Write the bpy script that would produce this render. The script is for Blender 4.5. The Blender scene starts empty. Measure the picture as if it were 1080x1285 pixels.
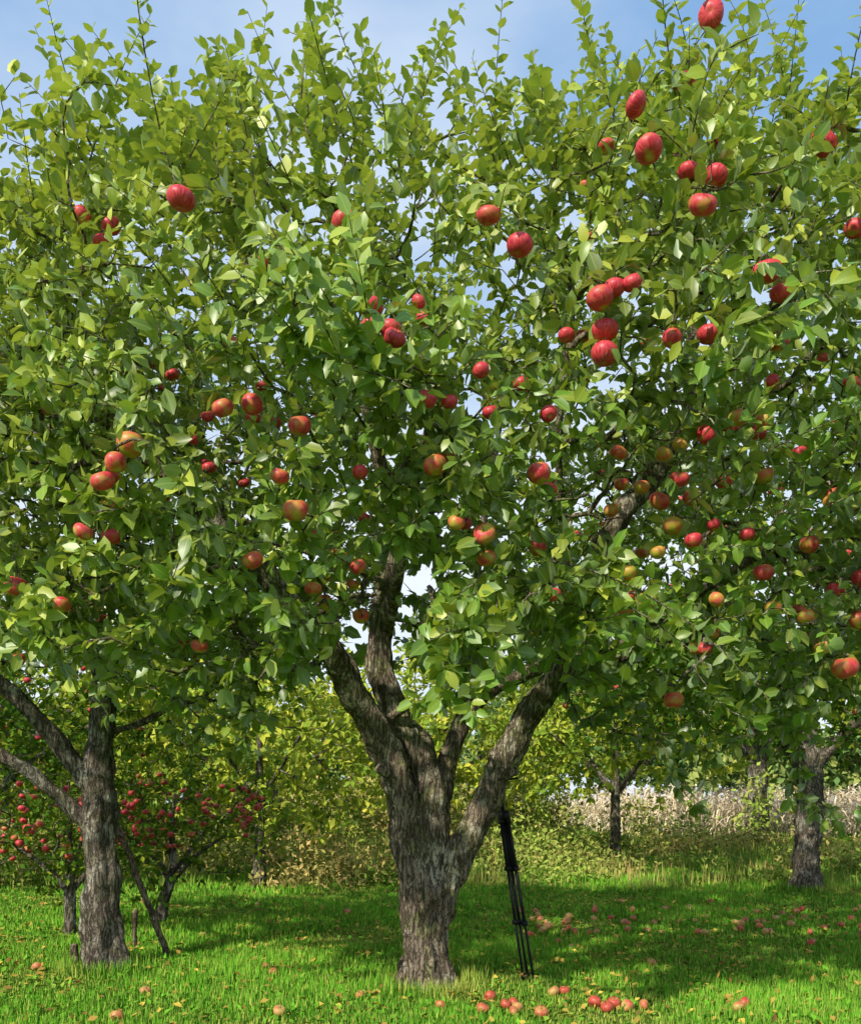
import bpy, math, random
import numpy as np
from mathutils import Vector, noise

rng = np.random.default_rng(11)
scene = bpy.context.scene
UP = np.array([0, 0, 1.0])

def norm(a):
    return a / np.maximum(np.linalg.norm(a, axis=-1, keepdims=True), 1e-9)

def rsphere(n):
    return norm(rng.normal(size=(n, 3)))

def sstep(a, b, x):
    t = np.clip((x - a) / (b - a), 0, 1)
    return t * t * (3 - 2 * t)

def ground_z(x, y):
    x = np.asarray(x, float); y = np.asarray(y, float)
    z = .022 * np.sin(1.3 * x + .5) * np.cos(1.1 * y) + .012 * np.sin(3.1 * x + 2 * y)
    return z + .38 * sstep(12.5, 20, y) + .004 * np.clip(y - 20, 0, 200)

# ------------------------------------------------------------ node helpers
def new_mat(name):
    m = bpy.data.materials.new(name)
    m.use_nodes = True
    m.node_tree.nodes.clear()
    return m, m.node_tree

class NT:
    def __init__(s, nt): s.nt = nt
    def n(s, t, **kw):
        nd = s.nt.nodes.new(t)
        for k, v in kw.items():
            if k.startswith('i_'):
                key = k[2:].replace('_', ' ')
                nd.inputs[int(key) if key.isdigit() else key].default_value = v
            else:
                setattr(nd, k, v)
        return nd
    def l(s, a, b): s.nt.links.new(a, b)
    def mix(s, fac, a, b, blend='MIX'):
        m = s.nt.nodes.new('ShaderNodeMix'); m.data_type = 'RGBA'; m.blend_type = blend
        for sock, v in ((m.inputs[0], fac), (m.inputs[6], a), (m.inputs[7], b)):
            if hasattr(v, 'is_linked'): s.l(v, sock)
            elif isinstance(v, (int, float)): sock.default_value = v
            else: sock.default_value = (*v, 1)
        return m.outputs[2]
    def math(s, op, a, b=0.0, c=None, clamp=False):
        m = s.nt.nodes.new('ShaderNodeMath'); m.operation = op; m.use_clamp = clamp
        for i, v in enumerate((a, b, c)):
            if v is None: continue
            if hasattr(v, 'is_linked'): s.l(v, m.inputs[i])
            else: m.inputs[i].default_value = v
        return m.outputs[0]
    def mr(s, v, a, b, c=0.0, d=1.0):
        m = s.nt.nodes.new('ShaderNodeMapRange')
        s.l(v, m.inputs[0])
        for i, x in enumerate((a, b, c, d)): m.inputs[i + 1].default_value = x
        return m.outputs[0]

def leaf_mat(name, dark, mid, yel, back, trans=.35, rough=.42, vein=False, gloss=.05):
    m, nt = new_mat(name); g = NT(nt)
    at = g.n('ShaderNodeAttribute', attribute_name='tint')
    sp = g.n('ShaderNodeSeparateColor'); g.l(at.outputs['Color'], sp.inputs[0])
    col = g.mix(sp.outputs[0], dark, mid)
    col = g.mix(sp.outputs[1], col, yel)
    if vein:
        tc = g.n('ShaderNodeTexCoord')
        uv = g.n('ShaderNodeSeparateXYZ'); g.l(tc.outputs['UV'], uv.inputs[0])
        ax = g.math('ABSOLUTE', g.math('SUBTRACT', uv.outputs[0], .5))
        rib = g.mr(ax, .0, .07, .5, 0)
        sv = g.math('SINE', g.math('MULTIPLY', g.math('SUBTRACT', uv.outputs[1], g.math('MULTIPLY', ax, .6)), 48.0))
        sv = g.mr(sv, .7, 1, 0, .18)
        col = g.mix(g.math('MAXIMUM', rib, sv), col, (yel[0] * .8, yel[1] * .9, yel[2] * 1.5))
        geo = g.n('ShaderNodeNewGeometry')
        colb = g.mix(geo.outputs['Backfacing'], col, g.mix(.55, col, back))
    else:
        colb = col
    p = g.n('ShaderNodeBsdfDiffuse'); g.l(colb, p.inputs[0])
    out = p.outputs[0]
    if trans > 0:
        t = g.n('ShaderNodeBsdfTranslucent')
        g.l(g.mix(.5, col, (yel[0] * 1.1, yel[1] * 1.25, yel[2] * .6)), t.inputs[0])
        ms = g.n('ShaderNodeMixShader'); ms.inputs[0].default_value = trans
        g.l(out, ms.inputs[1]); g.l(t.outputs[0], ms.inputs[2])
        out = ms.outputs[0]
    if gloss > 0:
        gl = g.n('ShaderNodeBsdfGlossy', i_Roughness=rough)
        lw = g.n('ShaderNodeLayerWeight', i_Blend=.28)
        m2 = g.n('ShaderNodeMixShader'); g.l(g.mr(lw.outputs['Fresnel'], 0, 1, gloss * .6, gloss * 5), m2.inputs[0])
        g.l(out, m2.inputs[1]); g.l(gl.outputs[0], m2.inputs[2]); out = m2.outputs[0]
    o = g.n('ShaderNodeOutputMaterial'); g.l(out, o.inputs[0])
    return m

def bark_mat(name, c1, c2, moss, zscale=.22):
    m, nt = new_mat(name); g = NT(nt)
    tc = g.n('ShaderNodeTexCoord')
    mp = g.n('ShaderNodeMapping'); mp.inputs['Scale'].default_value = (1, 1, zscale)
    g.l(tc.outputs['Object'], mp.inputs[0])
    a = g.n('ShaderNodeTexNoise', i_Scale=24.0, i_Detail=5.0, i_Roughness=.62, i_Distortion=.6); g.l(mp.outputs[0], a.inputs['Vector'])
    ridge = g.math('ABSOLUTE', g.math('SUBTRACT', a.outputs[0], .5))
    crack = g.mr(ridge, .0, .07, 0, 1)
    mp2 = g.n('ShaderNodeMapping'); mp2.inputs['Scale'].default_value = (1, 1, .7); g.l(tc.outputs['Object'], mp2.inputs[0])
    a2 = g.n('ShaderNodeTexNoise', i_Scale=38.0, i_Detail=4.0, i_Roughness=.6); g.l(mp2.outputs[0], a2.inputs['Vector'])
    crack2 = g.mr(g.math('ABSOLUTE', g.math('SUBTRACT', a2.outputs[0], .5)), .0, .035, 0, 1)
    n1 = g.n('ShaderNodeTexNoise', i_Scale=90.0, i_Detail=5.0, i_Roughness=.7); g.l(tc.outputs['Object'], n1.inputs['Vector'])
    n2 = g.n('ShaderNodeTexNoise', i_Scale=6.0, i_Detail=6.0, i_Roughness=.7); g.l(tc.outputs['Object'], n2.inputs['Vector'])
    sp = g.n('ShaderNodeSeparateColor'); g.l(n2.outputs['Color'], sp.inputs[0])
    col = g.mix(g.mr(n1.outputs[0], .3, .7), c1, c2)
    col = g.mix(g.mr(sp.outputs[0], .49, .57, 0, .7), col, moss)
    col = g.mix(g.mr(sp.outputs[1], .52, .58, 0, .8), col, (c2[0] * 1.35, c2[1] * 1.5, c2[2] * 1.5))
    col = g.mix(g.mr(sp.outputs[2], .52, .64, 0, .6), col, (c1[0] * .45, c1[1] * .42, c1[2] * .4))
    col = g.mix(g.mr(crack, 0, 1, .85, 0), col, (c1[0] * .16, c1[1] * .14, c1[2] * .13))
    col = g.mix(g.mr(crack2, 0, 1, .4, 0), col, (c1[0] * .3, c1[1] * .3, c1[2] * .3))
    hgt = g.math('ADD', g.math('MULTIPLY', crack, .7), g.math('ADD', g.math('MULTIPLY', crack2, .25), g.math('MULTIPLY', n1.outputs[0], .5)))
    b = g.n('ShaderNodeBump', i_Strength=1.0, i_Distance=.03); g.l(hgt, b.inputs['Height'])
    p = g.n('ShaderNodeBsdfDiffuse', i_Roughness=.6)
    g.l(col, p.inputs[0]); g.l(b.outputs[0], p.inputs['Normal'])
    o = g.n('ShaderNodeOutputMaterial'); g.l(p.outputs[0], o.inputs[0])
    return m

def apple_mat(name, reds, greens, lo=.85, hi=1.35):
    m, nt = new_mat(name); g = NT(nt)
    a = g.n('ShaderNodeAttribute', attribute_name='apos')
    t = g.n('ShaderNodeAttribute', attribute_name='tint')
    sp = g.n('ShaderNodeSeparateColor'); g.l(t.outputs['Color'], sp.inputs[0])
    w = g.math('MULTIPLY', sp.outputs[0], 37.0)
    n1 = g.n('ShaderNodeTexNoise', noise_dimensions='4D', i_Scale=1.2, i_Detail=3.0)
    g.l(a.outputs['Vector'], n1.inputs['Vector']); g.l(w, n1.inputs['W'])
    # streaks run from stem to calyx: noise on the direction round the stem axis
    sx = g.n('ShaderNodeSeparateXYZ'); g.l(a.outputs['Vector'], sx.inputs[0])
    ln = g.math('SQRT', g.math('ADD', g.math('ADD', g.math('MULTIPLY', sx.outputs[0], sx.outputs[0]), g.math('MULTIPLY', sx.outputs[1], sx.outputs[1])), .003))
    cv = g.n('ShaderNodeCombineXYZ'); g.l(g.math('DIVIDE', sx.outputs[0], ln), cv.inputs[0]); g.l(g.math('DIVIDE', sx.outputs[1], ln), cv.inputs[1]); g.l(g.math('MULTIPLY', sx.outputs[2], .22), cv.inputs[2])
    n2 = g.n('ShaderNodeTexNoise', noise_dimensions='4D', i_Scale=8.0, i_Detail=4.0, i_Roughness=.7)
    g.l(cv.outputs[0], n2.inputs['Vector']); g.l(w, n2.inputs['W'])
    f = g.math('ADD', g.math('MULTIPLY', n1.outputs[0], 1.7), g.math('MULTIPLY', n2.outputs[0], .8))
    f = g.math('ADD', f, g.math('MULTIPLY', sp.outputs[1], 1.0))
    f = g.math('SUBTRACT', f, g.math('MULTIPLY', g.mr(ln, .15, .6, .55, 0), 1.0))
    red = g.mix(g.mr(n2.outputs[0], .38, .64), *reds)
    grn = g.mix(g.mr(n1.outputs[0], .35, .65), *greens)
    col = g.mix(g.mr(f, lo, hi), grn, red)
    n3 = g.n('ShaderNodeTexVoronoi', i_Scale=8.0); g.l(a.outputs['Vector'], n3.inputs['Vector'])
    col = g.mix(g.mr(n3.outputs[0], .07, .13, .5, 0), col, (.80, .45, .28))
    p = g.n('ShaderNodeBsdfPrincipled', i_Roughness=.44)
    p.inputs['Specular IOR Level'].default_value = .4
    col = g.mix(sp.outputs[2], col, (.05, .03, .012))
    g.l(col, p.inputs['Base Color'])
    o = g.n('ShaderNodeOutputMaterial'); g.l(p.outputs[0], o.inputs[0])
    return m

# ------------------------------------------------------------ mesh helpers
def link(ob, parent=None):
    scene.collection.objects.link(ob)
    if parent: ob.parent = parent
    return ob

def raw_mesh(name, verts, loops, starts, mat, smooth=True, tint=None, uv=None, apos=None, parent=None):
    me = bpy.data.meshes.new(name)
    me.vertices.add(len(verts)); me.vertices.foreach_set('co', np.asarray(verts, np.float32).ravel())
    me.loops.add(len(loops)); me.loops.foreach_set('vertex_index', np.asarray(loops, np.int32))
    me.polygons.add(len(starts)); me.polygons.foreach_set('loop_start', np.asarray(starts, np.int32))
    if tint is not None:
        a = me.attributes.new('tint', 'FLOAT_COLOR', 'POINT')
        c = np.ones((len(verts), 4), np.float32); c[:, :3] = tint
        a.data.foreach_set('color', c.ravel())
    if apos is not None:
        a = me.attributes.new('apos', 'FLOAT_VECTOR', 'POINT')
        a.data.foreach_set('vector', np.asarray(apos, np.float32).ravel())
    if uv is not None:
        u = me.uv_layers.new(name='UVMap')
        u.data.foreach_set('uv', np.asarray(uv, np.float32)[np.asarray(loops)].ravel())
    me.update(calc_edges=True)
    me.polygons.foreach_set('use_smooth', np.full(len(starts), smooth))
    me.materials.append(mat)
    return link(bpy.data.objects.new(name, me), parent)

T_LEAF = (np.array([[0, 0, 0], [-.46, .3, .13], [0, .3, 0], [.46, .3, .13], [-.42, .68, .10], [0, .68, 0], [.42, .68, .10], [0, 1, 0]], float),
          [(0, 3, 2), (0, 2, 1), (2, 3, 6, 5), (1, 2, 5, 4), (5, 6, 7), (4, 5, 7)])
T_SIMP = (np.array([[0, 0, 0], [-.5, .45, .12], [.5, .45, .12], [0, 1, 0]], float), [(0, 2, 3), (0, 3, 1)])
T_BLADE = (np.array([[-.5, 0, 0], [.5, 0, 0], [-.36, .55, 0], [.36, .55, 0], [0, 1, 0]], float), [(0, 1, 3, 2), (2, 3, 4)])

def batch(name, tpl, P, D, N, L, W, curv, tint, mat, parent=None, smooth=True):
    tv, tf = tpl
    n = len(P); k = len(tv)
    D = norm(D); N = norm(N - D * np.sum(N * D, -1, keepdims=True)); S = np.cross(D, N)
    L = L[:, None, None]; W = W[:, None, None]
    u = tv[None, :, 0:1] * W; v = tv[None, :, 1:2] * L
    fold = rng.uniform(.2, 2.2, n)[:, None, None]
    w = tv[None, :, 2:3] * W * fold - curv[:, None, None] * (tv[None, :, 1:2] ** 2) * L
    V = P[:, None] + S[:, None] * u + D[:, None] * v + N[:, None] * w
    lt = np.concatenate([np.array(f) for f in tf]); st = np.cumsum([0] + [len(f) for f in tf])[:-1]
    loops = (lt[None] + (np.arange(n) * k)[:, None]).ravel()
    starts = (st[None] + (np.arange(n) * len(lt))[:, None]).ravel()
    uv = np.tile(np.stack([tv[:, 0] + .5, tv[:, 1]], 1), (n, 1))
    return raw_mesh(name, V.reshape(-1, 3), loops, starts, mat, smooth, np.repeat(tint, k, 0), uv, None, parent)

def catmull(pts, step):
    pts = np.asarray(pts, float)
    P = np.vstack([2 * pts[0] - pts[1], pts, 2 * pts[-1] - pts[-2]])
    out = []
    for i in range(1, len(P) - 2):
        d = np.linalg.norm(P[i + 1, :3] - P[i, :3]); m = max(1, int(math.ceil(d / step)))
        for j in range(m):
            t = j / m
            out.append(.5 * ((2 * P[i]) + (-P[i - 1] + P[i + 1]) * t + (2 * P[i - 1] - 5 * P[i] + 4 * P[i + 1] - P[i + 2]) * t * t
                             + (-P[i - 1] + 3 * P[i] - 3 * P[i + 1] + P[i + 2]) * t ** 3))
    out.append(pts[-1])
    return np.array(out)

class Tubes:
    def __init__(s): s.v = []; s.l = []; s.n = 0
    def add(s, pts, rad, sides, rough=0.0, flare=False):
        pts = np.asarray(pts, float); k = len(pts)
        T = norm(np.gradient(pts, axis=0)) if k > 1 else None
        ref = np.array([1., 0, 0]) if abs(T[0][0]) < .8 else np.array([0, 1., 0])
        ang = np.arange(sides) / sides * 2 * math.pi
        ca, sa = np.cos(ang), np.sin(ang)
        rings = []
        A = ref
        for i in range(k):
            A = norm(A - T[i] * np.dot(A, T[i])); B = np.cross(T[i], A)
            dirs = ca[:, None] * A + sa[:, None] * B
            r = np.full(sides, float(rad[i]))
            if rough:
                for j in range(sides):
                    q = pts[i] + dirs[j] * rad[i]
                    a = noise.noise(Vector((q[0] * 6, q[1] * 6, q[2] * 4)))
                    b = noise.noise(Vector((q[0] * 24, q[1] * 24, q[2] * 5)))
                    c = noise.noise(Vector((q[0] * 55, q[1] * 55, q[2] * 14)))
                    r[j] *= 1 + rough * (2.1 * a) - rough * .9 * (1 - abs(b) * 3.) * .5 + rough * .45 * c
                if flare:
                    z = pts[i][2]
                    r *= 1 + .22 * math.exp(-max(z, 0) / .12) * np.cos(4 * ang + 1.0) + .08 * np.cos(5 * ang + z * 1.2)
            rings.append(pts[i] + dirs * r[:, None])
        s.v.append(np.concatenate(rings))
        idx = np.arange(k * sides).reshape(k, sides)
        a = idx[:-1]; b = np.roll(a, -1, 1); c = idx[1:]; d = np.roll(c, -1, 1)
        s.l.append((np.stack([a, b, d, c], -1).reshape(-1) + s.n)); s.n += k * sides
    def build(s, name, mat, parent=None):
        v = np.concatenate(s.v); l = np.concatenate(s.l)
        return raw_mesh(name, v, l, np.arange(0, len(l), 4), mat, True, None, None, None, parent)

def apple_tpl(rings, segs):
    V = []; F = []
    for i in range(rings + 1):
        ph = math.pi * i / rings; sx = math.sin(ph); cz = math.cos(ph)
        r = sx * (1 + .07 * cz)
        z = cz * .84
        if cz > 0: z -= .34 * math.exp(-(sx / .32) ** 2)
        else: z += .18 * math.exp(-(sx / .26) ** 2)
        for j in range(segs):
            a = 2 * math.pi * j / segs
            rr = r * (1 + .03 * math.cos(5 * a) * (1 - cz) * .5 + .025 * math.cos(2 * a + .7))
            V.append((rr * math.cos(a), rr * math.sin(a), z))
    for i in range(rings):
        for j in range(segs):
            a = i * segs + j; b = i * segs + (j + 1) % segs
            F.append((a, a + segs, b + segs, b))
    nb = len(V)
    h = .045
    for z, dx in ((.45, 0), (.8, .04), (1.15, .12)):
        for j in range(4):
            a = math.pi / 2 * j
            V.append((dx + h * math.cos(a), h * math.sin(a), z))
    for i in range(2):
        for j in range(4):
            a = nb + i * 4 + j; b = nb + i * 4 + (j + 1) % 4
            F.append((a, b, b + 4, a + 4))
    return np.array(V), F, nb

def apples_mesh(name, C, R, red, mat, parent=None, lod=(14, 18), tumble=.3):
    C = np.asarray(C, float); n = len(C)
    tv, tf, nb = apple_tpl(*lod); k = len(tv)
    ax = norm(UP + rng.normal(size=(n, 3)) * tumble)
    A = norm(np.cross(ax, rsphere(n))); B = np.cross(ax, A)
    sq = rng.uniform(.92, 1.03, n) * np.clip(1.04 - .12 * (C[:, 2] - 2.6), .75, 1.02)
    V = C[:, None] + R[:, None, None] * (A[:, None] * tv[None, :, 0:1] + B[:, None] * tv[None, :, 1:2] + ax[:, None] * tv[None, :, 2:3] * sq[:, None, None])
    lt = np.concatenate([np.array(f) for f in tf])
    loops = (lt[None] + (np.arange(n) * k)[:, None]).ravel()
    tint = np.zeros((n, k, 3)); tint[:, :, 0] = rng.random(n)[:, None]; tint[:, :, 1] = np.asarray(red)[:, None]
    tint[:, nb:, 2] = 1
    ap = np.tile(tv, (n, 1))
    return raw_mesh(name, V.reshape(-1, 3), loops, np.arange(0, len(loops), 4), mat, True, tint.reshape(-1, 3), None, ap, parent)

# ------------------------------------------------------------ materials
M_LEAF = leaf_mat('apple_leaves', (.020, .080, .008), (.135, .31, .026), (.60, .64, .07), (.24, .36, .15), vein=True, rough=.42, gloss=.075, trans=.34)
M_LEAF2 = leaf_mat('orchard_leaves', (.035, .10, .014), (.12, .25, .025), (.42, .42, .04), (.14, .2, .08), gloss=0, trans=.2)
M_YEL = leaf_mat('yellowing_leaves', (.20, .33, .04), (.50, .55, .07), (.80, .70, .10), (.3, .32, .1), gloss=0, trans=.2)
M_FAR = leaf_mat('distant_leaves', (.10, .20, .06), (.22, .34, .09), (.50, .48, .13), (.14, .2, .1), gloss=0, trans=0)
M_GRASS = leaf_mat('grass_blades', (.065, .21, .016), (.18, .47, .035), (.52, .54, .11), (.15, .34, .03), trans=0, gloss=0)
M_DRY = leaf_mat('dry_corn', (.46, .34, .20), (.76, .60, .40), (.82, .70, .48), (.6, .5, .33), trans=0, gloss=0)
M_WEED = leaf_mat('weeds', (.14, .25, .035), (.36, .47, .08), (.62, .40, .17), (.3, .3, .1), trans=0, gloss=0)
M_LITTER = leaf_mat('fallen_leaves', (.15, .08, .03), (.42, .26, .06), (.62, .48, .08), (.3, .2, .08), trans=0, gloss=0)
M_BARK = bark_mat('apple_bark', (.27, .205, .145), (.47, .39, .295), (.26, .29, .11))
M_BARK2 = bark_mat('orchard_bark', (.20, .16, .12), (.42, .36, .29), (.21, .22, .12))
M_APPLE = apple_mat('apple_skin', ((.42, .008, .03), (.76, .095, .095)), ((.42, .42, .05), (.68, .24, .06)), 1.05, 1.65)
M_FALLEN = apple_mat('fallen_apple_skin', ((.36, .03, .025), (.60, .14, .07)), ((.48, .36, .10), (.55, .24, .09)), 1.2, 1.8)

# ------------------------------------------------------------ tree growth
def grow(limbs, targets, start_z):
    """connect every twig end to the limb system; returns list of twig paths with radii"""
    pos = []; par = []; plen = []
    for L in limbs:
        c = catmull(L, .12)
        for i, q in enumerate(c):
            if q[2] < start_z: continue
            pos.append(q[:3]); par.append(-1); plen.append((1 - min(q[3], .06) / .06) * 1.0)
    n0 = len(pos)
    cap = n0 + 40 * len(targets)
    A = np.zeros((cap, 3)); A[:n0] = pos
    PL = np.zeros(cap); PL[:n0] = plen
    par = par + [0] * (cap - n0); cnt = np.zeros(cap); n = n0
    root = np.mean(A[:n0], 0)
    order = np.argsort([min(np.linalg.norm(A[:n0] - t, axis=1)) for t in targets])
    paths = []
    for ti in order:
        t = targets[ti]
        d = np.linalg.norm(A[:n] - t, axis=1)
        cost = d + .22 * PL[:n] + .35 * np.maximum(A[:n, 2] - t[2], 0)
        j = int(np.argmin(cost)); a = A[j]; dist = d[j]
        m = int(np.clip(math.ceil(dist / .1), 2, 22))
        if n + m >= cap: break
        dirp = (a - A[par[j]]) if (j >= n0 and par[j] >= 0) else (a - root) * .3
        dirp = dirp / (np.linalg.norm(dirp) + 1e-6)
        c = a + dirp * dist * .30 + (t - a) * .25 + UP * dist * .14
        s = np.linspace(0, 1, m + 1)[1:, None]
        pts = (1 - s) ** 2 * a + 2 * s * (1 - s) * c + s ** 2 * t
        pts[:-1] += rng.normal(size=(m - 1, 3)) * .012
        ids = np.arange(n, n + m); A[ids] = pts
        PL[ids] = PL[j] + np.arange(1, m + 1) * dist / m
        par[n] = j
        for q in range(1, m): par[n + q] = n + q - 1
        n += m
        q = n - 1
        while q >= n0:
            cnt[q] += 1; q = par[q]
        paths.append((j, ids))
    out = []
    for j, ids in paths:
        r = .0023 * np.sqrt(cnt[ids]) + .0005
        p = np.vstack([A[j], A[ids]]); rr = np.concatenate([[r[0]], r]); rr[-1] = .0014
        out.append((p, rr))
    return out

def env_sample(center, axes, n, zmin, px=2.0, shell=.75, lump=.22, seed=0, hole=-.27):
    c = np.array(center); ax = np.array(axes); out = []
    while len(out) < n:
        q = rng.uniform(-1, 1, 3) * 1.15
        p = c + q * ax
        f = abs(q[0]) ** px + q[1] ** 2 + q[2] ** 2
        f *= 1 + lump * 2 * noise.noise(Vector(p * .9) + Vector((seed * 7.3, 0, 0)))
        if f > 1 or p[2] < zmin(p): continue
        if noise.noise(Vector(p * 1.15) + Vector((3.1 + seed, 9, 2))) < hole: continue
        if rng.random() > (1 - shell) + shell * f: continue
        out.append(p)
    return np.array(out)

def foliage(name, paths, center, mat, parent, per_spur=6, spur_gap=.055, leafL=(.05, .085), yel=None, tpl=T_LEAF, span=.5,
            cull=None, extra=None, wr=.58, openings=()):
    P = []; T = []
    for p, r in paths:
        seg = np.linalg.norm(np.diff(p, axis=0), axis=1); cum = np.concatenate([[0], np.cumsum(seg)])
        tot = cum[-1]; lo = max(0, tot - span)
        m = max(2, int((tot - lo) / spur_gap))
        s = lo + (tot - lo) * (np.arange(m) + rng.random(m)) / m; s[-1] = tot
        q = np.stack([np.interp(s, cum, p[:, i]) for i in range(3)], 1)
        i = np.clip(np.searchsorted(cum, s) - 1, 0, len(seg) - 1)
        P.append(q); T.append(norm(np.diff(p, axis=0)[i]))
    P = np.concatenate(P); T = np.concatenate(T)
    cnt = rng.integers(max(1, per_spur - 2), per_spur + 2, len(P))
    P = np.repeat(P, cnt, 0); T = np.repeat(T, cnt, 0); n = len(P)
    out = norm(P - np.array(center))
    D = norm(T * .45 + rsphere(n) * .85 + out * .30 + UP * rng.uniform(-.5, .2, (n, 1)))
    N = norm(UP * .6 + rsphere(n) * .65 + out * .55)
    L = rng.uniform(leafL[0], leafL[1], n)
    P = P + D * rng.uniform(.004, .03, (n, 1))
    ex = np.zeros(n)
    if extra is not None:
        P = np.vstack([P, extra[0]]); D = np.vstack([D, extra[1]]); N = np.vstack([N, extra[2]]); L = np.concatenate([L, extra[3]])
        ex = np.concatenate([ex, np.ones(len(extra[0]))]); n = len(P)
    keep = np.ones(n, bool)
    mid = P + D * L[:, None] * .5
    if cull is not None:
        for a in cull:
            keep &= (np.linalg.norm(mid - (a + np.array([0, -.06, -.01])), axis=1) > .085)
            keep &= (np.linalg.norm(mid - (a + np.array([0, -.16, -.01])), axis=1) > .07)
    wob = np.array([noise.noise(Vector(q * 5)) for q in P]) if openings else None
    for a, b, r in openings:                       # gaps between boughs
        a = np.array(a); b = np.array(b); ab = b - a
        t = np.clip(((mid - a) @ ab) / (ab @ ab), 0, 1)
        keep &= np.linalg.norm(mid - a - t[:, None] * ab, axis=1) > r * (1 + .9 * wob)
    P, D, N, L, ex = P[keep], D[keep], N[keep], L[keep], ex[keep]; n = len(P)
    W = L * rng.uniform(wr - .08, wr + .08, n)
    nz = np.array([noise.noise(Vector(q * 1.6)) for q in P])
    tint = np.zeros((n, 3))
    tint[:, 0] = np.clip(.42 + nz * 1.0 + rng.normal(size=n) * .28 + ex * .2, 0, 1)
    y = rng.random(n) ** 5 * .8 + ex * .08
    if yel is not None: y = y + yel(P, nz, n)
    tint[:, 1] = np.clip(y, 0, 1)
    print(name, n)
    return batch(name, tpl, P, D, N, L, W, rng.uniform(-.15, .5, n), tint, mat, parent)

def shoot(start, end, bend, leafL, gap, tubes, acc, r0=.004):
    s = np.array(start, float); e = np.array(end, float); L = np.linalg.norm(e - s)
    c = (s + e) / 2 + np.array(bend)
    t = np.linspace(0, 1, 9)[:, None]
    p = (1 - t) ** 2 * s + 2 * t * (1 - t) * c + t ** 2 * e
    tubes.add(p, np.linspace(r0, .0013, 9), 5)
    m = max(3, int(L / gap)); tt = (np.arange(m) + rng.random(m) * .9) / m
    q = np.stack([np.interp(tt, t[:, 0], p[:, i]) for i in range(3)], 1)
    tan = norm(p[-1] - p[0])
    a = np.arange(m) * 2.4 + rng.random() * 6
    A = norm(np.cross(tan, [0.3, .9, .1])); B = np.cross(tan, A)
    side = np.cos(a)[:, None] * A + np.sin(a)[:, None] * B
    D = norm(side * .9 + tan * rng.uniform(.1, .8, (m, 1)) + rsphere(m) * .35)
    N = norm(tan * .7 - side * .3 + UP * .5 + rsphere(m) * .45)
    l = rng.uniform(leafL * .7, leafL * 1.2, m) * (1 - .35 * tt ** 2)
    acc.append((q, D, N, l))

def empty(name, loc=(0, 0, 0)):
    e = bpy.data.objects.new(name, None); e.empty_display_size = .3
    return link(e)

def cat(acc): return tuple(np.concatenate([a[i] for a in acc]) for i in range(4))

# ============================================================ MAIN APPLE TREE
root = empty('apple_tree')
limbs = [
    [(-.03, 5.6, -.1, .24), (-.03, 5.6, .05, .18), (-.03, 5.6, .2, .160), (-.035, 5.6, .45, .154), (-.045, 5.6, .73, .154), (-.07, 5.6, .98, .145), (-.10, 5.6, 1.22, .115)],
    [(-.10, 5.56, .30, .09), (-.12, 5.55, .85, .112), (-.17, 5.55, 1.2, .112), (-.26, 5.5, 1.5, .102), (-.44, 5.4, 1.82, .09), (-.60, 5.25, 2.1, .08), (-.74, 5.1, 2.28, .066), (-1.0, 4.9, 2.6, .05), (-1.35, 4.75, 2.9, .038), (-1.7, 4.7, 3.3, .026), (-2.0, 4.7, 3.7, .014)],
    [(.03, 5.58, .4, .095), (.0, 5.60, 1.2, .115), (-.07, 5.64, 1.50, .106), (-.22, 5.68, 1.80, .094), (-.34, 5.70, 2.12, .082), (-.31, 5.7, 2.55, .072), (-.22, 5.7, 2.9, .062), (-.32, 5.6, 3.4, .045), (-.48, 5.5, 4.0, .032), (-.5, 5.4, 4.7, .014)],
    [(.02, 5.7, .9, .06), (.12, 5.8, 1.5, .067), (.28, 5.9, 1.85, .062), (.42, 5.95, 2.0, .056), (.65, 6, 2.1, .05), (.95, 6.1, 2.3, .042), (1.3, 6.2, 2.9, .03), (1.5, 6.2, 3.6, .016)],
    [(.26, 5.88, 1.8, .045), (.32, 6.0, 2.3, .042), (.35, 6.1, 3.0, .032), (.5, 6.1, 3.9, .015)],
    [(.00, 5.56, .30, .08), (.09, 5.55, .60, .10), (.21, 5.55, .92, .10), (.35, 5.55, 1.2, .097), (.50, 5.5, 1.52, .092), (.67, 5.45, 1.83, .087), (.84, 5.45, 2.05, .08), (.97, 5.5, 2.33, .077), (1.07, 5.5, 2.75, .073), (1.2, 5.5, 3.05, .067), (1.4, 5.5, 3.25, .056), (1.6, 5.4, 3.6, .045), (1.6, 5.2, 4.1, .034), (1.75, 5.1, 4.7, .014)],
    [(.78, 5.45, 1.95, .05), (1.1, 5.3, 2.14, .042), (1.5, 5.1, 2.4, .034), (2.0, 4.9, 2.7, .025), (2.5, 4.8, 3.0, .014)],
    [(-.40, 5.4, 1.78, .045), (-.6, 5.8, 2.2, .045), (-1.1, 6.2, 2.7, .036), (-1.6, 6.5, 3.2, .018)],
    [(-.30, 5.75, 2.3, .04), (-.2, 5.2, 2.55, .035), (-.1, 4.8, 2.9, .026), (0, 4.4, 3.2, .013)],
    [(.95, 5.5, 2.3, .035), (.8, 5.1, 2.7, .03), (.7, 4.7, 3.2, .022), (.75, 4.5, 3.8, .012)],
]
TB = Tubes()
for i, L in enumerate(limbs):
    L = np.array(L); big = L[:, 3].max() > .09
    c = catmull(L, .022 if big else .04)
    TB.add(c[:, :3], c[:, 3], 72 if big else 28, .18 if big else .14, flare=(i == 0))
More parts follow.
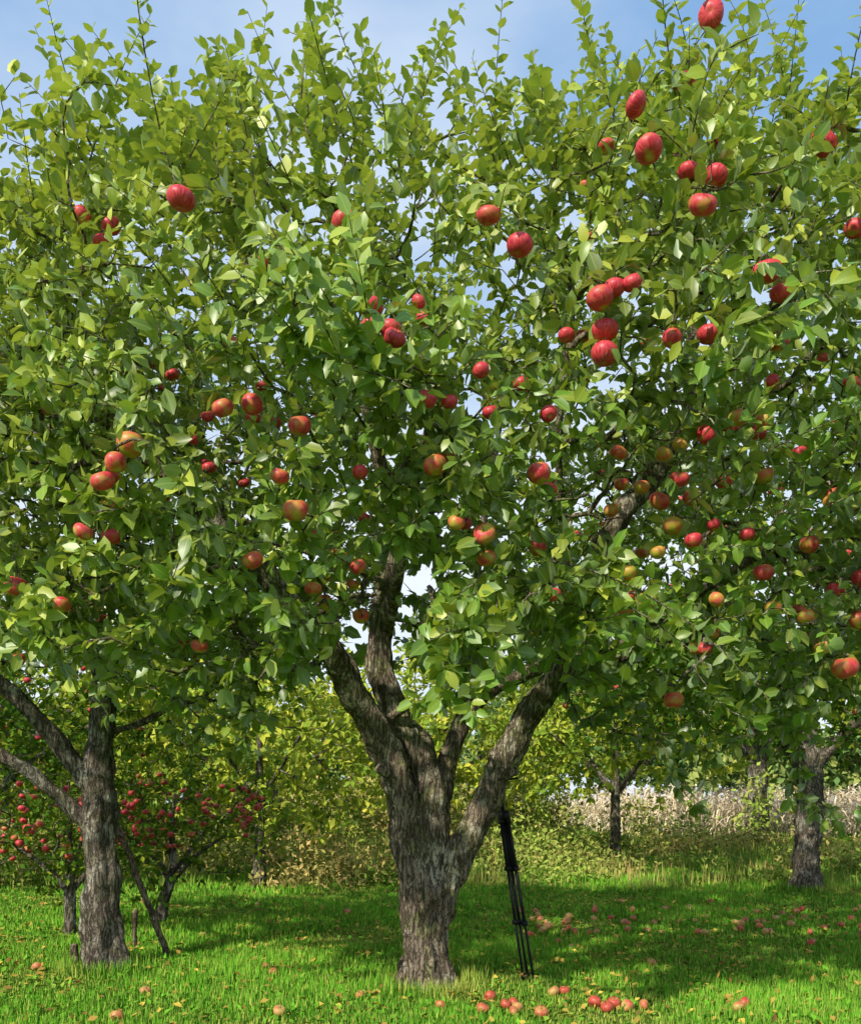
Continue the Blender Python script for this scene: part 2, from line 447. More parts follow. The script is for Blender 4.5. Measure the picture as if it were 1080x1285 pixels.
# knots and pruned stubs
for (a, b, r) in [((-.16, 5.52, 1.32), (-.32, 5.36, 1.42), .035), ((.42, 5.5, 1.36), (.53, 5.36, 1.40), .03), ((-.30, 5.6, 1.72), (-.16, 5.48, 1.82), .03), ((.02, 5.46, .62), (.04, 5.39, .64), .045)]:
    a = np.array(a); b = np.array(b); t = np.linspace(0, 1, 7)[:, None]
    TB.add(np.vstack([a + (b - a) * t, b + (b - a) * .02]), [r * 1.5, r * 1.25, r * 1.1, r, r, r * 1.05, r, .002], 18, .1)

apples = []
def A(x, y, z, r=.052): apples.append((x, y, z, r))
for x, z, r in [(-1.03, 3.70, .060), (-.36, 3.63, .056), (.243, 3.67, .052), (.367, 3.50, .054), (1.39, 3.40, .062), (1.49, 3.37, .05), (1.12, 3.67, .060),
                (.70, 3.29, .056), (.74, 3.21, .058), (.73, 3.09, .058), (.84, 3.37, .045), (.77, 3.36, .045), (-1.26, 2.71, .060), (-1.36, 2.54, .05), (-1.30, 2.61, .045),
                (-.57, 2.44, .056), (-.55, 2.79, .05), (-.63, 2.57, .04), (-.75, 2.23, .046), (-.25, 3.20, .052), (-.25, 3.31, .050), (-.15, 3.13, .046), (-.17, 3.19, .045),
                (-.05, 3.30, .03), (-.03, 3.22, .032), (.02, 2.62, .05), (.45, 2.57, .05), (.23, 2.34, .048), (.11, 2.39, .036), (-.02, 2.87, .048), (.08, 2.88, .035), (.21, 3.0, .035),
                (.90, 3.90, .058), (1.09, 3.88, .045), (1.19, 3.82, .05), (.85, 4.09, .05), (-.75, 2.88, .046), (-.86, 2.84, .046), (1.18, 3.19, .05), (1.0, 3.13, .042),
                (-1.43, 2.32, .04)]:
    A(x, 3.6 + rng.uniform(-.06, .06), z, r)
for x, y, z, r in [(1.27, 3.9, 4.78, .058), (1.27, 4.32, 4.83, .060), (1.96, 4.32, 4.51, .075), (1.02, 4.32, 4.67, .05), (.78, 4.32, 4.30, .035), (.88, 4.32, 4.5, .045),
                   (1.21, 4.32, 4.44, .04), (1.43, 4.32, 4.52, .035), (.79, 4.3, 4.03, .04), (1.66, 4.1, 3.4, .05), (2.02, 4.1, 3.94, .05),
                   (-1.6, 4.32, 2.54, .05), (-2.08, 4.32, 2.29, .062), (-1.85, 4.32, 2.20, .045), (-2.12, 4.32, 3.36, .05), (-1.1, 4.1, 1.95, .04), (-.35, 4.32, 2.14, .042), (-.39, 4.32, 2.30, .03),
                   (1.15, 4.32, 2.72, .052), (1.08, 4.32, 2.22, .055), (.99, 4.32, 2.36, .045), (1.22, 4.32, 2.58, .035), (1.59, 4.32, 2.55, .04), (1.67, 4.32, 2.36, .05), (1.9, 4.32, 2.5, .048),
                   (2.08, 4.32, 1.88, .068), (1.22, 4.32, 1.72, .05), (.54, 4.32, 2.49, .05), (1.42, 4.32, 2.6, .035), (1.25, 4.32, 3.0, .042), (.65, 4.2, 2.4, .035), (1.38, 4.32, 3.05, .05),
                   (1.17, 4.32, 2.95, .045), (1.08, 4.3, 3.5, .045), (-1.75, 4.32, 4.15, .05), (-1.6, 4.32, 4.1, .05), (-1.65, 4.32, 4.02, .045), (-1.0, 4.3, 3.5, .04), (-.85, 4.3, 3.9, .04),
                   (1.75, 4.4, 2.2, .045), (2.2, 4.4, 2.35, .05), (2.3, 4.4, 2.8, .05), (2.05, 4.4, 2.75, .045), (1.5, 4.4, 2.85, .045), (2.1, 4.3, 3.3, .045)]:
    A(x, y, z, r)
for k in range(34):
    A(rng.uniform(.9, 2.4), rng.uniform(4.1, 4.6), rng.uniform(1.95, 3.3), rng.uniform(.038, .05))
for k in range(14):
    A(rng.uniform(-1.7, .9), rng.uniform(3.7, 4.1), rng.uniform(2.1, 3.4), rng.uniform(.032, .044))
for k in range(50):
    A(rng.uniform(-2.6, 2.9), rng.uniform(4.5, 6.8), rng.uniform(2.0, 4.2), rng.uniform(.036, .046))
apples = np.array(apples)

def zmin_main(p):
    return 1.98 + .15 * (p[1] - 5.4) - .09 * p[0] + (.22 if abs(p[0] - .1) < .9 and p[1] > 4.6 else 0)
C_MAIN = (.15, 5.65, 3.38)
cl = env_sample(C_MAIN, (4.1, 2.1, 1.92), 700, zmin_main, px=3.5, shell=.75, seed=1, hole=-.36)
tg = np.repeat(cl, 5, 0) + rng.normal(size=(len(cl) * 5, 3)) * np.array([.16, .16, .11])
hang = []
for (x, y, z, s, n) in [(.12, 3.75, 2.05, .13, 20), (.12, 3.65, 1.80, .09, 16), (.40, 3.75, 2.2, .14, 18), (.65, 3.8, 2.0, .12, 14), (1.0, 3.9, 1.95, .12, 14), (1.55, 4.2, 1.9, .2, 24),
                        (2.1, 4.4, 1.9, .2, 24), (2.5, 4.6, 2.0, .25, 20), (-1.35, 3.8, 2.45, .12, 16), (-.7, 3.8, 2.1, .14, 18), (-1.1, 3.9, 2.2, .14, 14), (-.5, 3.35, 3.15, .12, 16),
                        (-.1, 3.5, 3.0, .13, 14), (.3, 3.6, 2.6, .13, 16), (-.5, 3.9, 2.1, .12, 14), (-.0, 3.8, 2.4, .12, 14), (.7, 4.0, 2.3, .15, 16), (-1.6, 4.1, 2.1, .18, 18), (-2.2, 4.4, 2.2, .2, 18),
                        (-1.0, 4.9, 1.85, .16, 14), (-1.3, 5.3, 1.75, .15, 14), (-1.6, 5.0, 1.8, .16, 12), (1.7, 5.0, 1.75, .18, 16), (2.3, 5.2, 1.65, .2, 16), (1.35, 5.4, 1.85, .15, 12)]:
    hang.append(np.array([x, y, z]) + rng.normal(size=(n, 3)) * s)
tg = np.vstack([tg] + hang + [apples[:, :3] + np.array([.005, .01, .075])])
paths = grow(limbs, tg, 1.95)
napple = len(apples)
for p, r in paths: TB.add(p, r, 5)
acc = []
for k in range(165):
    x = rng.uniform(-3.6, 3.5); y = rng.uniform(4.0, 7.2)
    f = 1 - abs((x - .15) / 4.1) ** 3.5 - ((y - 5.65) / 2.1) ** 2
    if f < .05: continue
    z = 3.38 + 1.92 * math.sqrt(f) * rng.uniform(.72, .97)
    lean_ = np.array([rng.normal() * .32 + .05 * x, rng.normal() * .32, 1.0])
    for j in range(rng.integers(2, 6)):
        h = rng.uniform(.25, .9)
        s = np.array([x, y, z - .15]) + rng.normal(size=3) * .07
        e = s + norm(lean_ + rng.normal(size=3) * .36) * h
        shoot(s, e, rng.normal(size=3) * .08, .084, .023, TB, acc, .0045)
for s, e, b, l in [((-.15, 4.0, 2.95), (-.50, 2.95, 3.17), (0, 0, .05), .125), ((-.2, 4.0, 2.95), (-.28, 2.95, 3.22), (0, 0, .05), .12), ((-.3, 4.0, 2.95), (-.72, 3.05, 3.12), (0, 0, .08), .12),
                   ((.55, 3.9, 2.3), (1.42, 3.55, 1.60), (.05, 0, .22), .10), ((.5, 3.9, 2.2), (1.15, 3.6, 1.78), (.05, 0, .15), .10),
                   ((.15, 3.9, 2.2), (.16, 3.5, 1.56), (.02, -.1, 0), .12), ((.1, 3.9, 2.2), (.04, 3.5, 1.62), (.0, -.1, 0), .11), ((.3, 3.9, 2.2), (.26, 3.5, 1.72), (.0, -.1, 0), .11),
                   ((-1.2, 3.9, 2.4), (-1.75, 3.6, 2.55), (0, 0, .1), .11), ((-1.1, 4, 3.3), (-1.95, 3.7, 3.9), (0, 0, .05), .09), ((-1.0, 4, 3.4), (-1.5, 3.9, 4.3), (0, 0, 0), .09),
                   ((-.35, 4.2, 3.3), (-.33, 4.1, 4.9), (.05, 0, 0), .09), ((1.0, 4.1, 3.2), (1.7, 3.7, 3.1), (0, 0, .12), .10), ((1.2, 4.0, 2.6), (1.9, 3.7, 2.9), (0, 0, .1), .10)]:
    shoot(s, e, b, l, .024, TB, acc, .006)
for k in range(260):
    th = rng.uniform(0, 2 * math.pi); zz = rng.uniform(2.1, 4.4)
    f = math.sqrt(max(.15, 1 - ((zz - 3.35) / 1.85) ** 2))
    d = np.array([math.cos(th), math.sin(th), rng.uniform(-.35, .6)])
    s = np.array([.15 + 3.7 * f * math.cos(th) * .85, 5.65 + 2.0 * f * math.sin(th) * .9, zz])
    shoot(s, s + d * rng.uniform(.25, .55), (0, 0, .05), .09, .026, TB, acc)
TB.build('trunk_and_branches', M_BARK, root)
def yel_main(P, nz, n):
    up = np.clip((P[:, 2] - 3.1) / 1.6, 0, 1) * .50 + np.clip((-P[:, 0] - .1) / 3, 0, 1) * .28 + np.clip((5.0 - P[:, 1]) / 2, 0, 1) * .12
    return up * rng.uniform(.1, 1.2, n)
foliage('foliage', paths, C_MAIN, M_LEAF, root, per_spur=5, spur_gap=.062, leafL=(.054, .104), yel=yel_main, cull=apples[:, :3], extra=cat(acc), wr=.61,
        openings=[((.86, 3.9, 2.66), (1.32, 7.2, 3.5), .24), ((-.17, 3.9, 2.10), (-.33, 5.6, 2.60), .19), ((-.08, 3.9, 4.0), (-.12, 7.5, 5.7), .15), ((.36, 3.9, 3.75), (.7, 7.5, 5.2), .14), ((-.9, 3.9, 2.0), (-1.3, 7.5, 2.5), .12)])
shade = (apples[:, 0] > .9) & (apples[:, 2] < 3.15)
red = np.where(apples[:, 2] > 2.75, rng.uniform(.3, .95, napple), rng.uniform(-.1, .6, napple))
red = np.where(shade, rng.uniform(-.35, .6, napple), red)
apples_mesh('apples', apples[:, :3], apples[:, 3], red, M_APPLE, root)

# ============================================================ OTHER ORCHARD TREES
def orchard_tree(name, limbs, center, axes, ncl, per, zmin, leafL, mat, napples, bark=M_BARK2, sides=28, start_z=1.5, apr=.045,
                 per_spur=5, gap=.08, tpl=T_SIMP, sigma=.2, shoots=0, yel=None, px=2.0, seed=3, span=.5, wr=.58):
    e = empty(name); tb = Tubes()
    for i, L in enumerate(limbs):
        L = np.array(L); c = catmull(L, .04 if sides > 20 else .15)
        tb.add(c[:, :3], c[:, 3], sides, .17 if sides > 20 else .1, flare=(i == 0 and sides > 20))
    zf = zmin if callable(zmin) else (lambda p: zmin)
    cl = env_sample(center, axes, ncl, zf, px=px, seed=seed)
    tg = np.repeat(cl, per, 0) + rng.normal(size=(ncl * per, 3)) * sigma
    ap = None
    if napples:
        ap = env_sample(center, (axes[0] * 1.02, axes[1] * 1.02, axes[2]), napples, zf, px=px, shell=.9, seed=seed)
    ps = grow(limbs, tg, start_z)
    for p, r in ps: tb.add(p, r, 4)
    acc = []
    for k in range(shoots):
        th = rng.uniform(0, 2 * math.pi); rr = math.sqrt(rng.random()) * .85
        s = np.array([center[0] + axes[0] * rr * math.cos(th), center[1] + axes[1] * rr * math.sin(th), center[2] + axes[2] * math.sqrt(1 - rr * rr) * .85])
        shoot(s, s + np.array([rng.normal() * .15, rng.normal() * .15, rng.uniform(.3, .8)]), (0, 0, 0), .08, .03, tb, acc)
    tb.build('trunk_and_branches', bark, e)
    foliage('foliage', ps, center, mat, e, per_spur=per_spur, spur_gap=gap, leafL=leafL, tpl=tpl, extra=cat(acc) if acc else None, yel=yel, span=span, wr=wr)
    if napples:
        apples_mesh('apples', ap, rng.uniform(apr * .8, apr * 1.15, napples), rng.uniform(.2, .9, napples), M_APPLE, e, lod=(7, 10))
    return e

orchard_tree('apple_tree', [
    [(-2.39, 6.3, -.1, .19), (-2.4, 6.3, .1, .145), (-2.41, 6.3, .37, .128), (-2.40, 6.3, .8, .12), (-2.42, 6.3, 1.25, .112), (-2.42, 6.3, 1.66, .095), (-2.39, 6.3, 2.0, .08), (-2.35, 6.3, 2.25, .06), (-2.2, 6.3, 2.4, .052), (-1.9, 6.4, 2.8, .035), (-1.6, 6.5, 3.2, .022)],
    [(-2.39, 6.3, 2.0, .06), (-2.5, 6.3, 2.35, .052), (-2.75, 6.2, 2.55, .044), (-3.1, 6.1, 2.9, .034), (-3.4, 6, 3.4, .02)],
    [(-2.40, 6.3, .95, .06), (-2.6, 6.28, 1.15, .056), (-2.85, 6.2, 1.4, .052), (-3.15, 6.1, 1.6, .046), (-3.6, 6, 1.9, .038), (-4, 5.9, 2.4, .024)],
    [(-2.40, 6.3, 1.2, .07), (-2.6, 6.25, 1.5, .066), (-2.8, 6.2, 1.78, .06), (-3.05, 6.15, 2.05, .054), (-3.4, 6.1, 2.3, .04), (-3.8, 6.1, 2.8, .024)],
    [(-2.38, 6.33, 1.72, .03), (-2.15, 6.4, 1.8, .024), (-1.9, 6.5, 1.95, .017), (-1.5, 6.6, 2.0, .008)],
], (-3.0, 6.7, 3.4), (2.6, 2.1, 1.6), 300, 5, lambda p: 2.05 - .12 * (p[0] + 2.4) + (.35 if p[0] < -2.1 else -.15), (.055, .09), M_LEAF, 90, tpl=T_LEAF, shoots=60, seed=4, sides=40,
    yel=lambda P, nz, n: rng.uniform(0, .25, n))

orchard_tree('apple_tree', [
    [(5.11, 11.7, -.1, .27), (5.10, 11.7, .15, .20), (5.12, 11.7, .6, .18), (5.15, 11.7, 1.2, .175), (5.15, 11.7, 1.75, .165), (5.1, 11.7, 2.2, .11), (5.2, 11.8, 2.9, .07), (5.3, 11.8, 3.8, .035)],
    [(5.13, 11.7, 1.55, .10), (4.85, 11.6, 1.9, .08), (4.5, 11.4, 2.25, .07), (3.9, 11.2, 2.7, .05), (3.2, 11.0, 3.2, .025)],
    [(5.15, 11.7, 1.6, .10), (5.45, 11.6, 2.0, .08), (5.9, 11.5, 2.5, .065), (6.6, 11.4, 3.1, .035)],
], (4.7, 11.4, 3.9), (3.9, 3.0, 2.1), 420, 5, 2.2, (.08, .125), M_LEAF2, 160, seed=5, start_z=1.9, sigma=.25, apr=.055, gap=.09, sides=32)

def generic(name, x, y, h, ax, ncl, mat, nap, r=.12, leafL=(.09, .14), seed=7, lean=0., zm=None, yel=None, px=2.0, apr=.045):
    g0 = float(ground_z(x, y))
    fork = g0 + h * .33
    L = [[(x, y, g0 - .1, r * 1.3), (x + lean * .3, y, g0 + h * .15, r), (x + lean, y, fork, r * .85), (x + lean, y, g0 + h * .6, r * .45), (x + lean * 1.2, y, g0 + h * .85, r * .2)]]
    for k in range(4):
        a = k * 1.6 + seed
        L.append([(x + lean * .9, y, fork - .1, r * .5), (x + lean + ax[0] * .25 * math.cos(a), y + ax[1] * .25 * math.sin(a), fork + h * .10, r * .42),
                  (x + lean + ax[0] * .6 * math.cos(a), y + ax[1] * .6 * math.sin(a), fork + h * .24, r * .25)])
    c = (x + lean, y, g0 + h - ax[2])
    return orchard_tree(name, L, c, ax, ncl, 4, (zm if zm is not None else g0 + h * .27), leafL, mat, nap, sides=12, start_z=g0 + h * .3, seed=seed, sigma=.28, gap=.11, per_spur=5, yel=yel, px=px, apr=apr)

generic('apple_tree', -3.35, 8.0, 1.45, (.8, .7, .40), 50, M_LEAF2, 60, r=.055, leafL=(.05, .08), seed=8, apr=.034)
generic('apple_tree', -2.70, 8.6, 1.5, (.95, .8, .42), 60, M_LEAF2, 110, r=.06, leafL=(.05, .08), seed=9, lean=.12, apr=.034)
generic('apple_tree', -2.50, 12.6, 3.8, (2.2, 1.8, 1.6), 190, M_YEL, 0, r=.08, leafL=(.09, .15), seed=10)
generic('apple_tree', -6.3, 12.2, 4.2, (2.6, 2.2, 1.7), 220, M_LEAF2, 90, r=.14, leafL=(.09, .15), seed=11)
generic('apple_tree', -4.6, 17, 4.4, (2.8, 2.2, 1.9), 150, M_YEL, 0, r=.12, leafL=(.12, .18), seed=12)
generic('apple_tree', 3.35, 15.6, 4.0, (2.3, 1.8, 1.6), 120, M_YEL, 0, r=.09, leafL=(.11, .16), seed=13, zm=1.7, yel=lambda P, nz, n: -rng.uniform(0, .3, n))
generic('apple_tree', .3, 17.5, 4.2, (2.6, 2, 1.9), 150, M_YEL, 0, r=.11, leafL=(.12, .18), seed=14)
generic('apple_tree', 7.6, 20, 5.6, (3.4, 2.6, 2.0), 150, M_LEAF2, 0, r=.22, leafL=(.14, .2), seed=15, zm=2.9)
generic('apple_tree', 10.8, 15.5, 4.8, (3.2, 2.6, 1.9), 150, M_LEAF2, 60, r=.2, leafL=(.12, .18), seed=16, zm=2.4)
generic('apple_tree', -9.5, 19, 5.2, (3.2, 2.6, 2.0), 120, M_LEAF2, 0, r=.2, leafL=(.15, .2), seed=17)

# ============================================================ GROUND
m, nt = new_mat('meadow'); g = NT(nt)
tc = g.n('ShaderNodeTexCoord')
n1 = g.n('ShaderNodeTexNoise', i_Scale=.9, i_Detail=4.0); g.l(tc.outputs['Object'], n1.inputs['Vector'])
n2 = g.n('ShaderNodeTexNoise', i_Scale=28.0, i_Detail=5.0, i_Roughness=.75); g.l(tc.outputs['Object'], n2.inputs['Vector'])
col = g.mix(g.mr(n2.outputs[0], .3, .7), (.05, .13, .012), (.14, .32, .03))
col = g.mix(g.mr(n1.outputs[0], .5, .68, 0, .6), col, (.25, .27, .07))
b = g.n('ShaderNodeBump', i_Strength=1.0, i_Distance=.05); g.l(n2.outputs[0], b.inputs['Height'])
p = g.n('ShaderNodeBsdfDiffuse')
g.l(col, p.inputs[0]); g.l(b.outputs[0], p.inputs['Normal'])
o = g.n('ShaderNodeOutputMaterial'); g.l(p.outputs[0], o.inputs[0])
k = 180
t = np.linspace(-1, 1, k); c = np.sign(t) * (np.abs(t) ** 2.6) * 260 + t * 12
X, Y = np.meshgrid(c, c + 9)
V = np.stack([X, Y, ground_z(X, Y)], -1).reshape(-1, 3)
ix = np.arange(k * k).reshape(k, k)
F = np.stack([ix[:-1, :-1], ix[:-1, 1:], ix[1:, 1:], ix[1:, :-1]], -1).reshape(-1)
raw_mesh('ground', V, F, np.arange(0, len(F), 4), m)

def scatter(n, y0, y1, half):
    u = rng.random(n); y = y0 + (y1 - y0) * u
    x = rng.uniform(-1, 1, n) * (half[0] + (half[1] - half[0]) * (y - y0) / (y1 - y0))
    return x, y
xs = []; ys = []
for n, y0, y1, h in [(110000, 3.9, 7.5, (3.2, 5.2)), (75000, 7.5, 11.5, (5.2, 7.5)), (40000, 11.5, 16, (7.5, 10))]:
    x, y = scatter(n, y0, y1, h); xs.append(x); ys.append(y)
# longer tufts ringing the trunks where the mower cannot reach
for cx, cy, rr, m_ in [(-.03, 5.6, .24, 1500), (-2.4, 6.3, .2, 1100), (5.1, 11.7, .3, 900)]:
    a = rng.uniform(0, 2 * math.pi, m_); r_ = rr * (1 + np.abs(rng.normal(size=m_)) * .35); xs.append(cx + r_ * np.cos(a)); ys.append(cy + r_ * np.sin(a))
x = np.concatenate(xs); y = np.concatenate(ys); n = len(x)
P = np.stack([x, y, ground_z(x, y) - .005], 1)
lean = rsphere(n); lean[:, 2] = 0
D = norm(UP + lean * rng.uniform(.1, 1.2, (n, 1)))
N = norm(lean + UP * .3 + .2 * rsphere(n))
patch = np.sin(x * 1.9 + np.sin(y * 1.3)) * np.cos(y * 1.7 + np.sin(x)) + .5 * np.sin(x * 5.3 + y * 2) * np.sin(y * 6.1 + x)
L = rng.uniform(.025, .07, n) * (1 + .4 * patch) * np.where(y > 11.5, 1.4, 1)
L[-3500:] = rng.uniform(.06, .14, 3500)
W = rng.uniform(.004, .009, n) * np.where(y > 7.5, 1.6, 1) * np.where(y > 11.5, 1.5, 1)
tint = np.zeros((n, 3)); tint[:, 0] = np.clip(.5 + patch * .4 + rng.normal(size=n) * .3, 0, 1)
tint[:, 1] = np.clip(rng.random(n) ** 5 + np.clip(-patch - .3, 0, 1) * .5, 0, 1)
batch('grass', T_BLADE, P, D, N, L, W, rng.uniform(.1, .5, n), tint, M_GRASS)
n = 11000
x, y = scatter(n, 3.9, 12, (3.3, 8))
P = np.stack([x, y, ground_z(x, y) + .01], 1); a = rsphere(n); a[:, 2] = np.abs(a[:, 2]) * .5 + .2
batch('clover_and_plantain', T_SIMP, P, norm(a), norm(UP + .4 * rsphere(n)), rng.uniform(.025, .07, n), rng.uniform(.018, .04, n), rng.uniform(0, .3, n),
      np.stack([rng.uniform(.1, .9, n), rng.random(n) ** 4 * .4, np.zeros(n)], 1), M_GRASS)
n = 4200
x, y = scatter(n, 3.9, 13, (3.3, 8))
P = np.stack([x, y, ground_z(x, y) + .028 + rng.random(n) * .02], 1)
a = rsphere(n); a[:, 2] *= .25
batch('fallen_leaves', T_SIMP, P, norm(a), norm(UP + .5 * rsphere(n)), rng.uniform(.03, .07, n), rng.uniform(.02, .045, n), rng.uniform(-.3, .5, n),
      np.stack([rng.random(n), rng.random(n) ** 2, np.zeros(n)], 1), M_LITTER)

fa = []
for x, y in [(.47, 4.86), (.50, 4.95), (.44, 5.02), (.49, 5.06), (-.43, 5.27), (.06, 5.0), (.75, 5.25), (.82, 5.27), (.95, 4.98), (1.06, 4.97), (1.22, 4.92),
             (1.75, 4.9), (1.82, 5.0), (1.63, 6.35), (-1.82, 5.5), (-.85, 4.85), (-1.75, 4.80), (.3, 4.9), (.62, 4.82), (1.12, 4.9), (.36, 5.2), (1.0, 4.88)]:
    fa.append((x, y, rng.uniform(.032, .044)))
for k in range(85):
    y = rng.uniform(7.6, 10.0); fa.append((rng.uniform(.9, 5.2) * (y / 9), y, rng.uniform(.030, .040)))
for k in range(26):
    y = rng.uniform(5.2, 10.5); fa.append((rng.uniform(-3.5, 4.2), y, rng.uniform(.03, .04)))
fa = np.array(fa)
C = np.stack([fa[:, 0], fa[:, 1], ground_z(fa[:, 0], fa[:, 1]) + fa[:, 2] * .78], 1)
apples_mesh('fallen_apples', C, fa[:, 2], rng.uniform(-.15, .9, len(fa)), M_FALLEN, lod=(10, 14), tumble=1.5)

# ============================================================ HEDGE SHRUBS, WEEDS, CORN, DISTANT TREES
P = []; T = []
for k in range(165):
    if k < 95:
        x = rng.uniform(-13, 14); y = rng.uniform(12.6, 18.5); h = rng.uniform(.3, .85) if x > -3.8 else rng.uniform(.3, 1.2)
        if x > 2.5: h = rng.uniform(.18, .42)
        w = rng.uniform(.5, 1.2); dens = 480
    elif k < 140:
        x = rng.uniform(-16, 2.5); y = rng.uniform(19, 26); h = rng.uniform(.9, 1.9); w = rng.uniform(.8, 1.8); dens = 480
    else:   # thin suckers and saplings in front of the corn
        x = rng.uniform(1.5, 12); y = rng.uniform(14.5, 20); h = rng.uniform(.8, 1.9); w = rng.uniform(.25, .5); dens = 230
    m_ = int(dens * w * (.6 + h))
    q = rsphere(m_) * (rng.random((m_, 1)) ** .4)
    q = q * np.array([w, w * .8, h])
    q += .10 * rng.normal(size=q.shape)
    q[:, 2] = np.abs(q[:, 2])
    q += np.array([x, y, float(ground_z(x, y))])
    yv = rng.random() ** 2
    P.append(q); T.append(np.stack([np.clip(rng.random() * .8 + rng.normal(size=m_) * .2, 0, 1), np.clip(yv * .7 + rng.normal(size=m_) * .15, 0, 1), np.zeros(m_)], 1))
P = np.concatenate(P); T = np.concatenate(T); n = len(P)
far = P[:, 1] > 18.8
batch('shrubs', T_SIMP, P, norm(rsphere(n) + UP * .4), norm(UP + rsphere(n)), rng.uniform(.06, .13, n) * np.where(far, 1.6, 1), rng.uniform(.03, .065, n) * np.where(far, 1.6, 1), rng.uniform(0, .3, n), T, M_WEED)
nt_ = 380
tx = rng.uniform(-12, 13, nt_); ty = rng.uniform(12.0, 19, nt_); th_ = rng.uniform(.15, .5, nt_) * np.where(tx > 2.5, .6, 1)
i = rng.integers(0, nt_, 15000); n = len(i)
x = tx[i] + rng.normal(size=n) * .22; y = ty[i] + rng.normal(size=n) * .22
P = np.stack([x, y, ground_z(x, y)], 1); ln = rsphere(n); ln[:, 2] = 0
ty_ = rng.random(nt_)[i]
batch('tall_grass', T_BLADE, P, norm(UP + ln * rng.uniform(.2, .8, (n, 1))), ln, rng.uniform(.5, 1.2, n) * th_[i], rng.uniform(.010, .024, n), rng.uniform(0, .6, n),
      np.stack([rng.random(n), np.clip(ty_ ** 2 * .9 + rng.normal(size=n) * .12, 0, 1), np.zeros(n)], 1), M_WEED)
n0 = 6000
x = rng.uniform(4.6, 30, n0); y = np.round(rng.uniform(21, 36, n0) / .7) * .7 + rng.normal(size=n0) * .1
h = rng.uniform(.6, 1.4, n0) * (1 + .12 * np.sin(x * 1.1))
g0 = ground_z(x, y)
Ps = np.stack([x, y, g0], 1); ln = rsphere(n0); ln[:, 2] = 0
Ds = norm(UP + ln * .25)
PP = [Ps]; DD = [Ds]; LL = [h]; WW = [np.full(n0, .035)]; CC = [np.zeros(n0)]; NN = [ln]
for j in range(6):
    f = rng.uniform(.2, .95, n0)[:, None]; s = rsphere(n0); s[:, 2] = 0; s = norm(s)
    PP.append(Ps + Ds * h[:, None] * f); DD.append(norm(s + UP * rng.uniform(-.3, .9, (n0, 1)))); NN.append(norm(UP - s * .3)); LL.append(rng.uniform(.25, .6, n0)); WW.append(rng.uniform(.03, .06, n0)); CC.append(rng.uniform(.3, .9, n0))
n = n0 * 7
batch('corn_field', T_BLADE, np.concatenate(PP), np.concatenate(DD), np.concatenate(NN), np.concatenate(LL), np.concatenate(WW), np.concatenate(CC),
      np.stack([rng.random(n), rng.random(n), np.zeros(n)], 1), M_DRY)
P = []; T = []
for k in range(130):
    y = rng.uniform(38, 62); x = rng.uniform(-1, 1) * y * .95
    h = rng.uniform(4.5, 8) * (1.0 + .15 * math.sin(x * .2)); w = rng.uniform(2.2, 3.8)
    yv = rng.random() ** 2 * .6; dv = rng.random() * .7
    for c_ in range(14):
        q0 = rsphere(1)[0] * np.array([w, w, h * .42]) * rng.uniform(.3, .85); q0[2] += h * .55
        m_ = 50
        q = q0 + rsphere(m_) * rng.random((m_, 1)) ** .4 * np.array([1.1, 1.1, .8]) + np.array([x, y, float(ground_z(x, y))])
        q[:, 2] = np.maximum(q[:, 2], .4)
        P.append(q); T.append(np.stack([np.clip(dv + rng.normal(size=m_) * .2, 0, 1), np.clip(yv + rng.normal(size=m_) * .15, 0, 1), np.zeros(m_)], 1))
P = np.concatenate(P); T = np.concatenate(T); n = len(P)
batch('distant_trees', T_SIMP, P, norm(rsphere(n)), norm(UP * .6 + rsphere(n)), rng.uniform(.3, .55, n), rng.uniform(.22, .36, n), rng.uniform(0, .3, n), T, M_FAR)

# ============================================================ PROP POLE, POSTS
M_WOOD = bark_mat('weathered_wood', (.24, .16, .11), (.46, .36, .26), (.30, .25, .17), .12)
def wood_post(name, a, b, r, sides=8):
    tb = Tubes(); a = np.array(a, float); b = np.array(b, float); t = np.linspace(0, 1, 14)[:, None]
    p = a + (b - a) * t + rng.normal(size=(14, 3)) * .003
    rr = np.full(14, r) * (1 + rng.normal(size=14) * .04); rr[-1] *= .8
    p = np.vstack([p, p[-1:] + norm(b - a) * .004]); rr = np.append(rr, .001)
    tb.add(p, rr, sides, .08); return tb.build(name, M_WOOD)
wood_post('wooden_prop', (-2.03, 6.75, -.05), (-2.31, 6.36, 1.03), .028)
wood_post('fence_post', (-2.42, 7.05, -.05), (-2.42, 7.05, .33), .02)
wood_post('fence_post', (-2.62, 6.35, -.05), (-2.63, 6.35, .16), .03)

# ============================================================ TRIPOD leaning on the tree
def simple_mat(name, col, rough, metal=0.):
    m, nt = new_mat(name); g = NT(nt)
    tc = g.n('ShaderNodeTexCoord'); nz = g.n('ShaderNodeTexNoise', i_Scale=60.0, i_Detail=4.0); g.l(tc.outputs['Object'], nz.inputs['Vector'])
    p = g.n('ShaderNodeBsdfPrincipled', i_Metallic=metal)
    g.l(g.mix(g.mr(nz.outputs[0], .4, .7, 0, .6), col, tuple(min(1, c * 1.6 + .001) for c in col)), p.inputs['Base Color'])
    p.inputs['Specular IOR Level'].default_value = .25
    g.l(g.mr(nz.outputs[0], .3, .7, rough - .08, rough + .12), p.inputs['Roughness'])
    o = g.n('ShaderNodeOutputMaterial'); g.l(p.outputs[0], o.inputs[0]); return m
M_BLK = simple_mat('black_anodised', (.006, .006, .007), .5)
tri = empty('tripod')
def cyl(name, a, b, r, sides=16):
    tb = Tubes(); a = np.array(a, float); b = np.array(b, float)
    d = norm(b - a)
    pts = [a - d * .0005, a, a + d * .001, b - d * .001, b, b + d * .0005]
    rr = [.0005, r * .9, r, r, r * .9, .0005]
    tb.add(np.array(pts), rr, sides); return tb.build(name, M_BLK, tri)
